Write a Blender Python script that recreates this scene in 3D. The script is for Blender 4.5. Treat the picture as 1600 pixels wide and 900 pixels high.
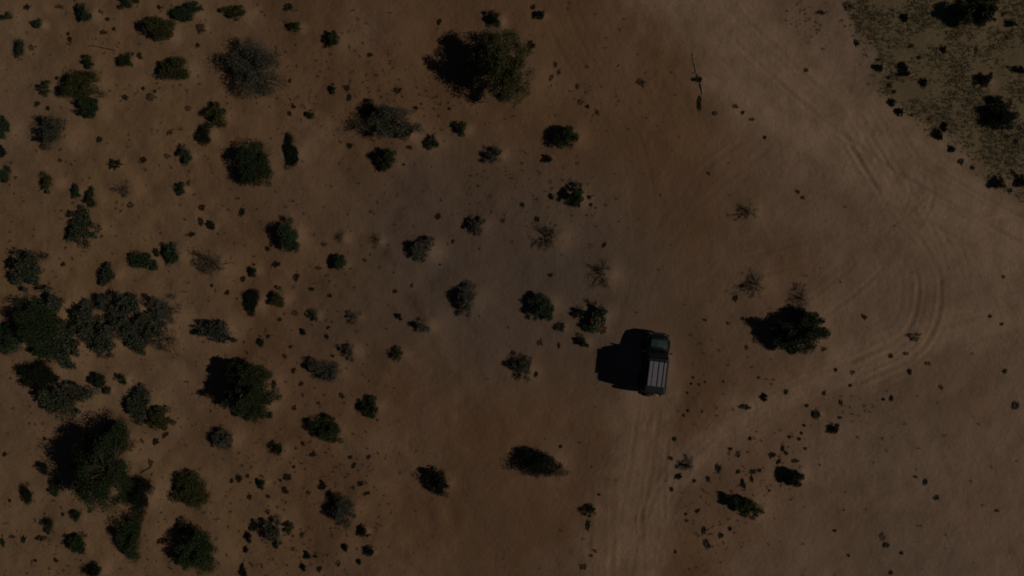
import bpy, bmesh, math, random
import numpy as np
from mathutils import Vector, Matrix

# ------------------------------------------------------------------ scene, camera, sky, sun, exposure
for o in list(bpy.data.objects):
    bpy.data.objects.remove(o)
sc = bpy.context.scene
col = sc.collection

CAM_H = 45.333            # drone height above the sand (m); 24 mm lens, straight down
S = 0.0425                # metres per photograph pixel on the ground
cam_d = bpy.data.cameras.new('camera'); cam_d.sensor_width = 36; cam_d.lens = 24
cam_d.clip_end = 8000; cam_d.clip_start = 0.5
cam = bpy.data.objects.new('camera', cam_d); col.objects.link(cam)
cam.location = (0, 0, CAM_H); cam.rotation_euler = (0, 0, 0)
sc.camera = cam

SUN_EL = math.radians(33); SUN_AZ = math.radians(-11)      # azimuth measured from +X (photo right)
w = bpy.data.worlds.new('World'); sc.world = w; w.use_nodes = True
nt = w.node_tree; nt.nodes.clear()
sky = nt.nodes.new('ShaderNodeTexSky'); sky.sky_type = 'NISHITA'; sky.sun_disc = False
sky.sun_elevation = SUN_EL; sky.sun_rotation = math.radians(90) - SUN_AZ
sky.air_density = 0.35; sky.dust_density = 0.1; sky.ozone_density = 1.0
bg = nt.nodes.new('ShaderNodeBackground'); bg.inputs['Strength'].default_value = 0.05
out = nt.nodes.new('ShaderNodeOutputWorld')
nt.links.new(sky.outputs[0], bg.inputs[0]); nt.links.new(bg.outputs[0], out.inputs[0])

sd = bpy.data.lights.new('sun', 'SUN'); sd.energy = 5.0; sd.angle = math.radians(0.53); sd.color = (1.0, 0.88, 0.73)
sun = bpy.data.objects.new('sun', sd); col.objects.link(sun); sun.location = (30, -5, 30)
to_sun = Vector((math.cos(SUN_EL) * math.cos(SUN_AZ), math.cos(SUN_EL) * math.sin(SUN_AZ), math.sin(SUN_EL)))
sun.rotation_euler = to_sun.to_track_quat('Z', 'Y').to_euler()

sc.view_settings.view_transform = 'Standard'; sc.view_settings.look = 'None'
sc.view_settings.gamma = 1.0; sc.view_settings.use_curve_mapping = False
sc.view_settings.exposure = -2.40
sc.render.engine = 'CYCLES'
sc.cycles.filter_width = 1.8
sc.render.resolution_x = 1024; sc.render.resolution_y = 576

def W2(x, y, z=0.0):
    """photo pixel -> ground position of something whose visible top is z metres up"""
    k = 1.0 - z / CAM_H
    return (x - 800) * S * k, (450 - y) * S * k

# ------------------------------------------------------------------ helpers
def tag(o, label, cat, group=None, kind=None):
    o['label'] = label; o['category'] = cat
    if group: o['group'] = group
    if kind: o['kind'] = kind
    return o

def mesh_np(name, verts, faces, mat, smooth=False):
    """verts (N,3), faces (M,k) int array with k = 3 or 4"""
    me = bpy.data.meshes.new(name)
    verts = np.asarray(verts, np.float32); faces = np.asarray(faces, np.int32)
    n, k = faces.shape
    me.vertices.add(len(verts)); me.vertices.foreach_set('co', verts.ravel())
    me.loops.add(n * k); me.loops.foreach_set('vertex_index', faces.ravel())
    me.polygons.add(n); me.polygons.foreach_set('loop_start', np.arange(0, n * k, k, dtype=np.int32))
    me.polygons.foreach_set('loop_total', np.full(n, k, np.int32))
    if smooth: me.polygons.foreach_set('use_smooth', np.ones(n, bool))
    me.update(calc_edges=True)
    if mat: me.materials.append(mat)
    return me

def obj(name, me, parent=None):
    o = bpy.data.objects.new(name, me); col.objects.link(o)
    if parent: o.parent = parent
    return o

def empty(name, loc, rz=0.0):
    o = bpy.data.objects.new(name, None); col.objects.link(o); o.empty_display_size = 0.2
    o.location = loc; o.rotation_euler = (0, 0, rz); return o

class VNoise:
    def __init__(self, seed, n=256):
        self.g = np.random.default_rng(seed).random((n, n)) * 2 - 1; self.n = n
    def __call__(self, x, y, f):
        u = x * f + 1000.3; v = y * f + 1000.7
        i = np.floor(u).astype(int); j = np.floor(v).astype(int)
        a = u - i; b = v - j
        a = a * a * (3 - 2 * a); b = b * b * (3 - 2 * b)
        n = self.n; g = self.g
        i0 = i % n; i1 = (i + 1) % n; j0 = j % n; j1 = (j + 1) % n
        return (g[i0, j0] * (1 - a) + g[i1, j0] * a) * (1 - b) + (g[i0, j1] * (1 - a) + g[i1, j1] * a) * b

# ------------------------------------------------------------------ materials
def new_mat(name):
    m = bpy.data.materials.new(name); m.use_nodes = True
    n = m.node_tree.nodes; b = n['Principled BSDF']
    return m, n, m.node_tree.links, b

def leaf_mat(name, c0, c1, rough=0.65):
    m, n, l, b = new_mat(name)
    geo = n.new('ShaderNodeNewGeometry'); oi = n.new('ShaderNodeObjectInfo')
    ad = n.new('ShaderNodeMath'); ad.operation = 'MULTIPLY_ADD'; ad.inputs[1].default_value = 0.35
    l.new(oi.outputs['Random'], ad.inputs[0])
    mu = n.new('ShaderNodeMath'); mu.operation = 'MULTIPLY'; mu.inputs[1].default_value = 0.75
    l.new(geo.outputs['Random Per Island'], mu.inputs[0]); l.new(mu.outputs[0], ad.inputs[2])
    mx = n.new('ShaderNodeMixRGB'); mx.inputs[1].default_value = (*c0, 1); mx.inputs[2].default_value = (*c1, 1)
    l.new(ad.outputs[0], mx.inputs[0]); l.new(mx.outputs[0], b.inputs['Base Color'])
    b.inputs['Roughness'].default_value = rough; b.inputs['Specular IOR Level'].default_value = 0.2
    return m

M = {}
M['dark'] = leaf_mat('leaf_dark_green', (0.026, 0.044, 0.016), (0.062, 0.088, 0.032))
M['olive'] = leaf_mat('leaf_olive', (0.050, 0.058, 0.018), (0.110, 0.112, 0.038))
M['green'] = leaf_mat('leaf_green', (0.028, 0.060, 0.026), (0.070, 0.105, 0.050))
M['grey'] = leaf_mat('leaf_grey_green', (0.055, 0.062, 0.042), (0.180, 0.175, 0.130))
M['black'] = leaf_mat('leaf_blackish', (0.013, 0.018, 0.009), (0.034, 0.042, 0.018))
M['tuft'] = leaf_mat('tuft_dark', (0.022, 0.018, 0.009), (0.060, 0.046, 0.024))
M['brown'] = leaf_mat('leaf_dry_brown', (0.075, 0.046, 0.026), (0.150, 0.095, 0.055))
M['straw'] = leaf_mat('grass_straw', (0.048, 0.048, 0.022), (0.285, 0.235, 0.118))
M['drybark'] = leaf_mat('dry_bark', (0.13, 0.088, 0.058), (0.22, 0.155, 0.105), 0.9)
M['bark'] = leaf_mat('bark', (0.060, 0.045, 0.030), (0.120, 0.090, 0.062), 0.9)
M['deadwood'] = leaf_mat('dead_wood', (0.26, 0.19, 0.135), (0.42, 0.32, 0.23), 0.85)

def stone_mat():
    m, n, l, b = new_mat('stone_dark')
    tn = n.new('ShaderNodeTexNoise'); tn.inputs['Scale'].default_value = 9; tn.inputs['Detail'].default_value = 6
    cr = n.new('ShaderNodeValToRGB'); cr.color_ramp.elements[0].color = (0.03, 0.022, 0.016, 1)
    cr.color_ramp.elements[1].color = (0.12, 0.085, 0.06, 1)
    l.new(tn.outputs['Fac'], cr.inputs[0]); l.new(cr.outputs[0], b.inputs['Base Color'])
    b.inputs['Roughness'].default_value = 0.9
    return m
M['stone'] = stone_mat()

def sand_mat():
    m, n, l, b = new_mat('desert_sand')
    def attr(name):
        a = n.new('ShaderNodeAttribute'); a.attribute_name = name; return a.outputs['Fac']
    def mix(fac, c_in, c, amount=1.0):
        mx = n.new('ShaderNodeMixRGB')
        if amount != 1.0:
            mu = n.new('ShaderNodeMath'); mu.operation = 'MULTIPLY'; mu.inputs[1].default_value = amount
            l.new(fac, mu.inputs[0]); fac = mu.outputs[0]
        l.new(fac, mx.inputs[0])
        if isinstance(c_in, tuple): mx.inputs[1].default_value = (*c_in, 1)
        else: l.new(c_in, mx.inputs[1])
        mx.inputs[2].default_value = (*c, 1)
        return mx.outputs[0]
    co = n.new('ShaderNodeTexCoord').outputs['Object']
    def noise(scale, detail=5, rough=0.55, lo=0.35, hi=0.65):
        t = n.new('ShaderNodeTexNoise'); t.inputs['Scale'].default_value = scale
        t.inputs['Detail'].default_value = detail; t.inputs['Roughness'].default_value = rough
        l.new(co, t.inputs['Vector'])
        r = n.new('ShaderNodeMapRange'); r.inputs[1].default_value = lo; r.inputs[2].default_value = hi
        l.new(t.outputs['Fac'], r.inputs[0]); return r.outputs[0]
    c = mix(noise(0.16, 4), (0.270, 0.154, 0.082), (0.345, 0.198, 0.112))
    c = mix(attr('west'), c, (0.405, 0.256, 0.138), 0.75)
    c = mix(attr('pink'), c, (0.450, 0.318, 0.230), 0.75)
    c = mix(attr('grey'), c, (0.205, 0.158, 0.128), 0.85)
    c = mix(attr('track'), c, (0.560, 0.392, 0.272), 0.8)
    c = mix(attr('grass'), c, (0.240, 0.198, 0.104), 0.8)
    c = mix(attr('rut'), c, (0.260, 0.178, 0.105), 0.5)
    c = mix(attr('mound'), c, (0.520, 0.345, 0.215), 0.8)  # sunlit flank of each mound, its brightness painted into the sand colour
    c = mix(noise(0.55, 7, 0.62, 0.44, 0.72), c, (0.215, 0.140, 0.080), 0.5)
    c = mix(noise(5.5, 6, 0.7, 0.5, 0.8), c, (0.250, 0.160, 0.095), 0.45)
    c = mix(noise(17, 4, 0.7, 0.52, 0.72), c, (0.150, 0.100, 0.060), 0.5)
    l.new(c, b.inputs['Base Color'])
    b.inputs['Roughness'].default_value = 0.95; b.inputs['Specular IOR Level'].default_value = 0.08
    t = n.new('ShaderNodeTexNoise'); t.inputs['Scale'].default_value = 4.0; t.inputs['Detail'].default_value = 8
    t.inputs['Roughness'].default_value = 0.65; l.new(co, t.inputs['Vector'])
    bp = n.new('ShaderNodeBump'); bp.inputs['Strength'].default_value = 0.55; bp.inputs['Distance'].default_value = 0.09
    l.new(t.outputs['Fac'], bp.inputs['Height']); l.new(bp.outputs[0], b.inputs['Normal'])
    return m
M['sand'] = sand_mat()

def plain(name, c, rough=0.5, metal=0.0, spec=0.5, coat=0.0):
    m, n, l, b = new_mat(name)
    t = n.new('ShaderNodeTexNoise'); t.inputs['Scale'].default_value = 6; t.inputs['Detail'].default_value = 5
    l.new(n.new('ShaderNodeTexCoord').outputs['Object'], t.inputs['Vector'])
    mx = n.new('ShaderNodeMixRGB'); mx.inputs[1].default_value = (*[v * 0.8 for v in c], 1)
    mx.inputs[2].default_value = (*[min(1, v * 1.2 + 0.004) for v in c], 1)
    l.new(t.outputs['Fac'], mx.inputs[0]); l.new(mx.outputs[0], b.inputs['Base Color'])
    b.inputs['Roughness'].default_value = rough; b.inputs['Metallic'].default_value = metal
    b.inputs['Specular IOR Level'].default_value = spec; b.inputs['Coat Weight'].default_value = coat
    return m
M['paint'] = plain('dusty_black_paint', (0.008, 0.010, 0.014), 0.5)
M['teal'] = plain('teal_panel_paint', (0.028, 0.080, 0.066), 0.55)
M['roofblue'] = plain('dark_blue_roof_paint', (0.006, 0.010, 0.018), 0.6)
M['glass'] = plain('tinted_glass', (0.012, 0.020, 0.022), 0.08)
M['rubber'] = plain('tyre_rubber', (0.016, 0.015, 0.014), 0.85)
M['alloy'] = plain('dull_alloy', (0.27, 0.255, 0.285), 0.65, 0.0)
M['steel'] = plain('dark_steel', (0.025, 0.025, 0.028), 0.55, 0.3)
M['lamp'] = plain('lamp_lens', (0.55, 0.55, 0.52), 0.15)
M['red'] = plain('red_lens', (0.25, 0.015, 0.012), 0.25)
M['cream'] = plain('cream_can', (0.46, 0.37, 0.24), 0.6)

# ------------------------------------------------------------------ the ground: one sheet, fine where seen, out to the horizon
def axis(a, step, far):
    core = np.arange(-a, a + step / 2, step)
    outer = [a]; d = step * 2
    while outer[-1] < far:
        outer.append(outer[-1] + d); d *= 1.35
    outer = np.array(outer[1:])
    return np.concatenate([-outer[::-1], core, outer])
AX = axis(40, 0.08, 2500); AY = axis(24, 0.08, 2500)
GX, GY = np.meshgrid(AX, AY, indexing='ij')
N1, N2, N3, N4 = (VNoise(s) for s in (3, 8, 15, 21))

def smooth_line(px, step=0.35):
    P = np.array([W2(*p) for p in px]); P = np.vstack([2 * P[0] - P[1], P, 2 * P[-1] - P[-2]])
    res = []
    for i in range(1, len(P) - 2):
        n = max(2, int(np.linalg.norm(P[i + 1] - P[i]) / step))
        for t in np.linspace(0, 1, n, endpoint=False):
            a, b_, c, d = P[i - 1], P[i], P[i + 1], P[i + 2]
            res.append(0.5 * ((2 * b_) + (-a + c) * t + (2 * a - 5 * b_ + 4 * c - d) * t * t + (-a + 3 * b_ - 3 * c + d) * t ** 3))
    return np.array(res)

def line_dist(L, reach):
    D = np.full(GX.shape, 99.0)
    for p, q in zip(L[:-1], L[1:]):
        lo = np.minimum(p, q) - reach; hi = np.maximum(p, q) + reach
        i0, i1 = np.searchsorted(AX, (lo[0], hi[0])); j0, j1 = np.searchsorted(AY, (lo[1], hi[1]))
        if i0 >= i1 or j0 >= j1: continue
        x = GX[i0:i1, j0:j1]; y = GY[i0:i1, j0:j1]; d = q - p; dd = d @ d + 1e-9
        t = np.clip(((x - p[0]) * d[0] + (y - p[1]) * d[1]) / dd, 0, 1)
        r = np.hypot(x - p[0] - t * d[0], y - p[1] - t * d[1])
        D[i0:i1, j0:j1] = np.minimum(D[i0:i1, j0:j1], r)
    return D

def offset_line(L, off):
    T = np.gradient(L, axis=0); T /= np.linalg.norm(T, axis=1)[:, None] + 1e-9
    return L + np.stack([-T[:, 1], T[:, 0]], 1) * off

Z = 0.10 * N1(GX, GY, 0.13) + 0.045 * N2(GX, GY, 0.45) + 0.022 * N3(GX, GY, 1.3) + 0.008 * N4(GX, GY, 3.7)
west_rough = np.clip((-GX + 6) / 14, 0, 1)
Z += west_rough * (0.075 * N1(GX + 9, GY * 1.2, 0.5) + 0.034 * N2(GX + GY * 0.6, GY, 1.1) + 0.014 * N4(GX * 0.6 + GY, GY - GX * 0.4, 2.3))

MAIN = [(1040, -60), (1140, 50), (1265, 165), (1400, 262), (1520, 335), (1700, 425)]
BRANCH = [(1720, 440), (1600, 486), (1480, 522), (1390, 552), (1290, 592), (1180, 640), (1090, 705), (1030, 790), (985, 960)]
CARWAY = [(1018, 575), (1010, 660), (995, 760), (972, 870), (960, 980)]
RUTS = [  # centre line, sideways offset (m), gauge, depth, width
    (MAIN, 0.6, 1.5, 0.035, 0.22), (MAIN, -1.0, 1.45, 0.025, 0.2), (MAIN, 1.7, 1.5, 0.02, 0.25),
    (BRANCH, 0.2, 1.5, 0.013, 0.22), (BRANCH, -0.7, 1.45, 0.009, 0.2),
    (CARWAY, 0, 1.42, 0.028, 0.22),
    ([(940, 980), (938, 850), (942, 740), (955, 640), (975, 540), (1010, 420), (1090, 300), (1200, 210)], 0, 1.5, 0.018, 0.28),
    ([(1030, 960), (1020, 830), (1022, 720), (1040, 640), (1130, 560), (1290, 470), (1390, 380), (1440, 300), (1400, 225)], 0, 1.5, 0.022, 0.2),
    ([(1330, 190), (1385, 290), (1432, 380), (1452, 450), (1428, 530), (1330, 585)], 0, 1.5, 0.032, 0.24),
    ([(1345, 220), (1402, 310), (1462, 380), (1500, 470)], 0, 1.5, 0.03, 0.22),
    ([(1160, 420), (1290, 385), (1352, 365), (1388, 338), (1440, 290)], 0, 1.4, 0.02, 0.2),
    ([(1360, 265), (1420, 308), (1480, 345), (1560, 385), (1700, 430)], 0, 1.5, 0.036, 0.24),
    ([(850, -40), (885, 60), (940, 150), (985, 230), (1005, 330), (1010, 460)], 0, 1.5, 0.016, 0.22),
    ([(900, -40), (950, 80), (1010, 180), (1120, 270), (1300, 330)], 0, 1.5, 0.013, 0.22),
]
RUT = np.zeros(GX.shape)
ARC = [(1330, 190), (1385, 290), (1432, 380), (1452, 450), (1428, 530), (1330, 585)]
RUTS += [(ARC, o_, 1.5, d_, 0.2) for o_, d_ in ((-1.1, .010), (0.55, .013), (1.05, .011), (1.9, .008), (-2.1, .007))]
for k, (px, off, gauge, depth, wd) in enumerate(RUTS):
    wd *= 0.68; depth *= 0.8
    L = smooth_line(px)
    for s in (-0.5, 0.5):
        D = line_dist(offset_line(L, off + s * gauge), 1.2)
        fade = 0.50 + 0.75 * N1(GX + 31 * k, GY - 17 * k, 0.35)
        g = np.exp(-(D / wd) ** 2) * np.clip(fade, 0, 1)
        berm = np.exp(-((D - 1.7 * wd) / (0.7 * wd)) ** 2) * np.clip(fade, 0, 1)
        Z += depth * (-g + 0.55 * berm); RUT = np.maximum(RUT, g * depth / 0.05)
d_main = line_dist(smooth_line(MAIN), 6); d_br = line_dist(smooth_line(BRANCH), 4); d_car = line_dist(smooth_line(CARWAY), 4)
wob = 0.7 * N2(GX, GY, 0.4) + 0.3 * N3(GX, GY, 1.7)
def sstep(d, a, b): t = np.clip((d - a) / (b - a), 0, 1); return 1 - t * t * (3 - 2 * t)
TR_main = sstep(d_main + 1.3 * wob, 1.2, 4.8); TR_br = sstep(d_br + 0.8 * wob, 0.4, 2.1); TR_car = sstep(d_car + 1.3 * wob, 1.0, 3.2)
TRACK = np.maximum(np.maximum(TR_main, TR_br * 0.78), TR_car * 0.75)

# grassy corner at the top right, bounded by the road
edge = np.array([W2(*p) for p in [(1300, -80), (1318, 20), (1345, 90), (1400, 175), (1450, 225), (1530, 280), (1600, 325), (1750, 400)]])
d_edge_y = np.interp(GX, edge[:, 0], edge[:, 1], left=1e3, right=edge[-1, 1])
GRASS = np.clip((GY - d_edge_y + 1.6 * wob + 0.5) / 2.6, 0, 1) * np.clip((GX - edge[0, 0]) / 1.5, 0, 1)
def blob(px, py, rx, ry):
    x, y = W2(px, py); return np.exp(-(((GX - x) / (rx * S)) ** 2 + ((GY - y) / (ry * S)) ** 2))
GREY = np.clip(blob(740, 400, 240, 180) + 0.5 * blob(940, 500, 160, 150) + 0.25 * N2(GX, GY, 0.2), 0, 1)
PINK = np.clip(sstep(-(GX - 5), -12, 4) * 0 + np.clip((GX - 12) / 10, 0, 1) + 0.4 * N1(GX, GY, 0.25), 0, 1)
WEST = np.clip((-GX - 12) / 14 + 0.45 * N1(GX + 50, GY, 0.2), 0, 1)

# ------------------------------------------------------------------ what grows here: x, y, width, height of each dark patch in photo pixels, kind, name of landmark
# kinds: D dark dense bush, O olive dense bush, N green bush, G grey leafy shrub, B broad-leaved shrub, W wispy grey shrub,
#        K blackish compact clump, T tree, t dark tuft, b dry brown tuft, s stone
PL = [
 # ---- named shrubs and trees
 (752, 104, 158, 98, 'T', 'olive-topped tree casting the longest black shadow'),
 (1243, 522, 112, 62, 'T', 'black-green tree alone right of the car'),
 (1246, 491, 44, 22, 'D', 'dark bush touching the lone tree from above'),
 (358, 608, 122, 74, 'T', 'dark-green tree with wide black left side'),
 (392, 634, 60, 44, 'D', 'low bush hugging the dark-green tree'),
 (128, 738, 132, 118, 'T', 'largest dark-green tree near lower left corner'),
 (172, 684, 66, 36, 'K', 'black bush above the largest dark-green tree'),
 (1520, 17, 82, 46, 'T', 'dark tree at the top right corner'),
 (1558, 182, 58, 36, 'K', 'black bush in dry grass near right edge'),
 (1553, 158, 30, 20, 'K', 'small lobe-like bush capping the grassland bush'),
 (1536, 123, 28, 25, 'K', 'round black clump amid the dry grass'),
 (1560, 287, 28, 22, 'K', 'round black clump at the dry grass edge'),
 (1597, 284, 18, 18, 'K', 'black clump cut by the right edge'),
 (770, 31, 32, 23, 'K', 'round black clump above the olive-topped tree'),
 (380, 104, 112, 76, 'G', 'big pale-grey leafy shrub at upper left'),
 (588, 190, 108, 46, 'G', 'sprawling grey shrub with black left half'),
 (575, 166, 34, 20, 'K', 'black clump atop the sprawling grey shrub'),
 (622, 208, 46, 17, 'K', 'flat black clump trailing the sprawling shrub'),
 (384, 256, 84, 58, 'D', 'large bush below the big pale-grey shrub'),
 (285, 239, 28, 26, 'N', 'crisp round green bush on open sand'),
 (440, 369, 48, 42, 'N', 'full green bush left of centre'),
 (240, 46, 58, 38, 'O', 'ragged olive bush near the top edge'),
 (284, 22, 50, 26, 'N', 'long green bush touching the top edge'),
 (365, 17, 42, 22, 'O', 'low olive bush at the top edge'),
 (130, 22, 28, 28, 'N', 'round green bush near top left corner'),
 (28, 76, 26, 24, 'N', 'green bush close to the left top edge'),
 (268, 106, 64, 38, 'O', 'slanting olive bush beside the pale-grey shrub'),
 (192, 91, 32, 26, 'D', 'dark clump with long twig reaching left'),
 (120, 135, 74, 40, 'O', 'olive bush with black oval shadow'),
 (132, 169, 50, 26, 'D', 'dark bush just under the olive bush'),
 (70, 203, 58, 48, 'G', 'pale grey-green shrub near left edge'),
 (3, 202, 30, 30, 'N', 'bright green bush cut by left edge'),
 (4, 271, 30, 22, 'N', 'lower green bush cut by left edge'),
 (334, 179, 46, 30, 'O', 'dark olive bush under the pale-grey shrub'),
 (318, 213, 26, 26, 'K', 'black clump below the dark olive bush'),
 (517, 60, 36, 21, 'D', 'dark oval bush alone near top'),
 (717, 199, 28, 23, 'D', 'dark bush right of sprawling grey shrub'),
 (672, 222, 26, 24, 'D', 'dark bush at the sprawling shrub\'s tail'),
 (878, 214, 50, 36, 'D', 'dark-green bush below right of long-shadowed tree'),
 (894, 307, 38, 32, 'D', 'dark-green bush above the faint grey shrub'),
 (597, 247, 48, 34, 'D', 'black-topped bush below the sprawling shrub'),
 (453, 242, 26, 38, 'K', 'upright black clump right of large bush'),
 (768, 242, 36, 28, 'G', 'dark-hearted grey shrub in the middle top'),
 (853, 374, 50, 52, 'W', 'faint grey-green wispy shrub at centre'),
 (935, 428, 40, 48, 'W', 'faintest wispy shrub right of centre'),
 (740, 354, 36, 28, 'G', 'grey shrub with dark left at centre'),
 (652, 390, 56, 31, 'G', 'wide grey shrub with black left end'),
 (125, 355, 48, 54, 'B', 'silver-leaved tall shrub on the left'),
 (28, 414, 74, 52, 'B', 'broad silver-leaved shrub at left edge'),
 (164, 431, 34, 34, 'B', 'leafy green shrub below silver-leaved one'),
 (218, 408, 46, 24, 'N', 'flat green bush in a row of three'),
 (265, 400, 32, 32, 'N', 'dark leafy bush ending a row'),
 (322, 412, 68, 42, 'W', 'smoky wispy shrub with dark left'),
 (137, 311, 28, 26, 'D', 'dark bush above the silver-leaved tall shrub'),
 (116, 300, 22, 16, 'N', 'small green bush beside the dark one'),
 (70, 284, 30, 26, 'O', 'olive bush left of the small pair'),
 (526, 410, 34, 24, 'N', 'green bush with smoky lower end'),
 (585, 375, 24, 20, 'W', 'faint green sprig shrub left of centre'),
 (530, 371, 24, 16, 'W', 'faint dry sprig beside green bush'),
 (40, 505, 100, 66, 'D', 'broad dark shrub starting the left thicket'),
 (8, 532, 50, 40, 'N', 'bright green shrub at thicket\'s left end'),
 (118, 502, 62, 52, 'B', 'leafy shrub in the thicket\'s middle'),
 (182, 492, 70, 54, 'B', 'tall leafy shrub in thicket\'s right half'),
 (150, 538, 60, 36, 'B', 'leafy shrub at the thicket\'s lower side'),
 (204, 536, 50, 36, 'B', 'drooping leafy shrub low in the thicket'),
 (238, 482, 54, 44, 'G', 'dusky shrub at thicket\'s upper right corner'),
 (250, 530, 66, 52, 'W', 'smoky grey shrub ending the left thicket'),
 (100, 556, 54, 30, 'B', 'leafy shrub hanging below the thicket'),
 (52, 588, 72, 36, 'K', 'black bush under the left thicket'),
 (84, 622, 88, 44, 'B', 'silver-leaved shrub below the black bush'),
 (148, 594, 44, 20, 'D', 'narrow dark bush below the thicket'),
 (187, 592, 26, 16, 'D', 'small dark bush beside pale sand mound'),
 (330, 517, 68, 34, 'B', 'green shrub with twiggy right arm'),
 (392, 472, 26, 32, 'K', 'black clump beside a small olive bush'),
 (428, 466, 34, 25, 'O', 'small olive bush beside a black clump'),
 (552, 496, 24, 18, 'G', 'little grey shrub left of middle'),
 (660, 511, 34, 22, 'G', 'faint green-grey shrub below the centre'),
 (722, 472, 52, 48, 'G', 'dusky shrub in the very middle'),
 (840, 479, 50, 38, 'N', 'soft green shrub right of the middle'),
 (540, 548, 30, 27, 'G', 'grey shrub above the long black one'),
 (618, 552, 27, 23, 'O', 'small olive bush alone in mid sand'),
 (503, 581, 62, 34, 'G', 'long black-and-grey shrub in mid left'),
 (573, 639, 40, 28, 'D', 'dark bush right of a black bush'),
 (503, 674, 60, 38, 'D', 'black bush below the long grey shrub'),
 (930, 491, 44, 32, 'B', 'twiggy green shrub above the car'),
 (902, 489, 26, 17, 'K', 'black clump beside the twiggy green shrub'),
 (920, 512, 34, 18, 'N', 'low green bush left of the car'),
 (907, 533, 29, 20, 'D', 'dark bush nearest the car\'s shadow'),
 (808, 575, 48, 38, 'G', 'dark shrub left of the car\'s shadow'),
 (215, 630, 44, 52, 'B', 'upright leafy shrub by an olive one'),
 (246, 654, 58, 32, 'O', 'olive bush below the upright leafy shrub'),
 (62, 732, 27, 20, 'K', 'black clump left of the largest tree'),
 (84, 762, 24, 26, 'D', 'dark clump at the largest tree\'s foot'),
 (36, 778, 28, 26, 'K', 'black crescent clump before a pale mound'),
 (212, 774, 50, 48, 'K', 'black bush right of the largest tree'),
 (286, 768, 78, 50, 'O', 'double-crowned olive bush at lower left'),
 (194, 836, 60, 58, 'D', 'dark bush with olive foot, lower left'),
 (292, 864, 88, 62, 'D', 'large dark shrub at the bottom left'),
 (278, 824, 27, 20, 'O', 'small olive-sided clump above the bottom shrub'),
 (112, 853, 40, 28, 'D', 'star-shaped dark shrub at lower left'),
 (143, 893, 36, 22, 'K', 'black bush cut by the bottom edge'),
 (115, 806, 28, 18, 'D', 'dark clump below the largest tree'),
 (72, 822, 24, 19, 'K', 'black clump near a twin dark one'),
 (340, 690, 52, 38, 'G', 'grey-topped shrub below the wide-shadowed tree'),
 (429, 702, 26, 21, 'K', 'black clump with pale sand beside it'),
 (530, 797, 62, 42, 'G', 'dark shrub with wispy right side, bottom'),
 (418, 828, 46, 38, 'G', 'black-and-grey shrub at the bottom'),
 (448, 827, 26, 20, 'O', 'olive clump joined to black-and-grey shrub'),
 (564, 830, 18, 16, 'K', 'neat black clump right of wispy shrub'),
 (678, 754, 52, 34, 'K', 'black wedge-shaped bush against pale mound'),
 (832, 727, 82, 36, 'K', 'long flat black bush below centre'),
 (919, 799, 27, 16, 'K', 'black clump with a tail of twigs'),
 (1157, 790, 78, 34, 'D', 'slanting black bush at lower right'),
 (1234, 747, 46, 27, 'K', 'square-cut black bush at lower right'),
 (1071, 726, 24, 22, 'G', 'open twiggy shrub right of wheel ruts'),
 (1168, 331, 40, 32, 'W', 'dry wispy shrub on the bare right side'),
 (1178, 447, 50, 40, 'W', 'faded grey shrub right of the car lane'),
 (1250, 466, 36, 34, 'W', 'thin arched shrub above the lone tree'),
 (192, 298, 38, 28, 'W', 'dry skeletal shrub on open left sand'),
 (72, 482, 64, 34, 'B'), (139, 498, 42, 56, 'G'), (228, 514, 52, 40, 'B'), (262, 496, 44, 40, 'W'), (200, 470, 44, 28, 'B'), (96, 530, 62, 40, 'B'), (214, 508, 52, 42, 'G'), (158, 472, 46, 32, 'G'), (62, 546, 66, 30, 'N'), (160, 512, 50, 40, 'G'),
 # ---- smaller clumps and tufts, told apart by where they stand
 (10, 26, 28, 14, 'O'), (40, 11, 15, 10, 't'), (90, 9, 13, 9, 'b'), (158, 20, 9, 8, 'b'), (168, 31, 8, 7, 't'), (57, 38, 22, 13, 'N'),
 (105, 52, 7, 6, 't'), (108, 61, 11, 8, 't'), (162, 51, 13, 8, 't'), (178, 46, 7, 7, 't'), (47, 74, 12, 10, 'b'), (198, 6, 32, 16, 'D'), (214, 3, 9, 9, 't'),
 (248, 12, 10, 8, 't'), (313, 43, 18, 13, 'b'), (313, 13, 12, 8, 'b'), (136, 96, 28, 20, 'D'), (205, 101, 8, 7, 'b'), (65, 137, 26, 21, 'D'),
 (88, 122, 8, 7, 't'), (195, 152, 10, 13, 't'), (223, 138, 7, 6, 't'), (237, 152, 17, 10, 'b'), (242, 143, 6, 5, 't'), (57, 162, 9, 10, 't'),
 (74, 169, 8, 7, 't'), (293, 168, 13, 9, 'b'), (265, 207, 10, 12, 'b'), (154, 218, 12, 8, 't'), (308, 70, 8, 6, 't'), (217, 88, 11, 9, 't'),
 (448, 11, 15, 13, 't'), (459, 43, 27, 15, 'D'), (577, 85, 10, 8, 't'), (685, 33, 10, 8, 't'), (518, 139, 15, 13, 'D'), (541, 137, 11, 9, 't'),
 (544, 152, 10, 10, 't'), (457, 166, 8, 7, 't'), (451, 177, 9, 7, 't'), (482, 178, 20, 11, 'D'), (453, 127, 6, 6, 't'), (620, 141, 15, 9, 't'),
 (649, 169, 10, 7, 't'), (702, 170, 6, 5, 't'), (832, 10, 9, 8, 't'), (843, 22, 20, 13, 'K'), (833, 26, 7, 7, 't'), (828, 70, 15, 13, 't'), (1000, 128, 16, 13, 'b'),
 (867, 101, 10, 9, 'b'), (872, 113, 9, 9, 'b'), (860, 122, 8, 11, 'b'), (907, 160, 13, 8, 'b'), (917, 167, 8, 6, 't'), (932, 176, 8, 12, 'b'), (902, 135, 9, 7, 'b'),
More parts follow.
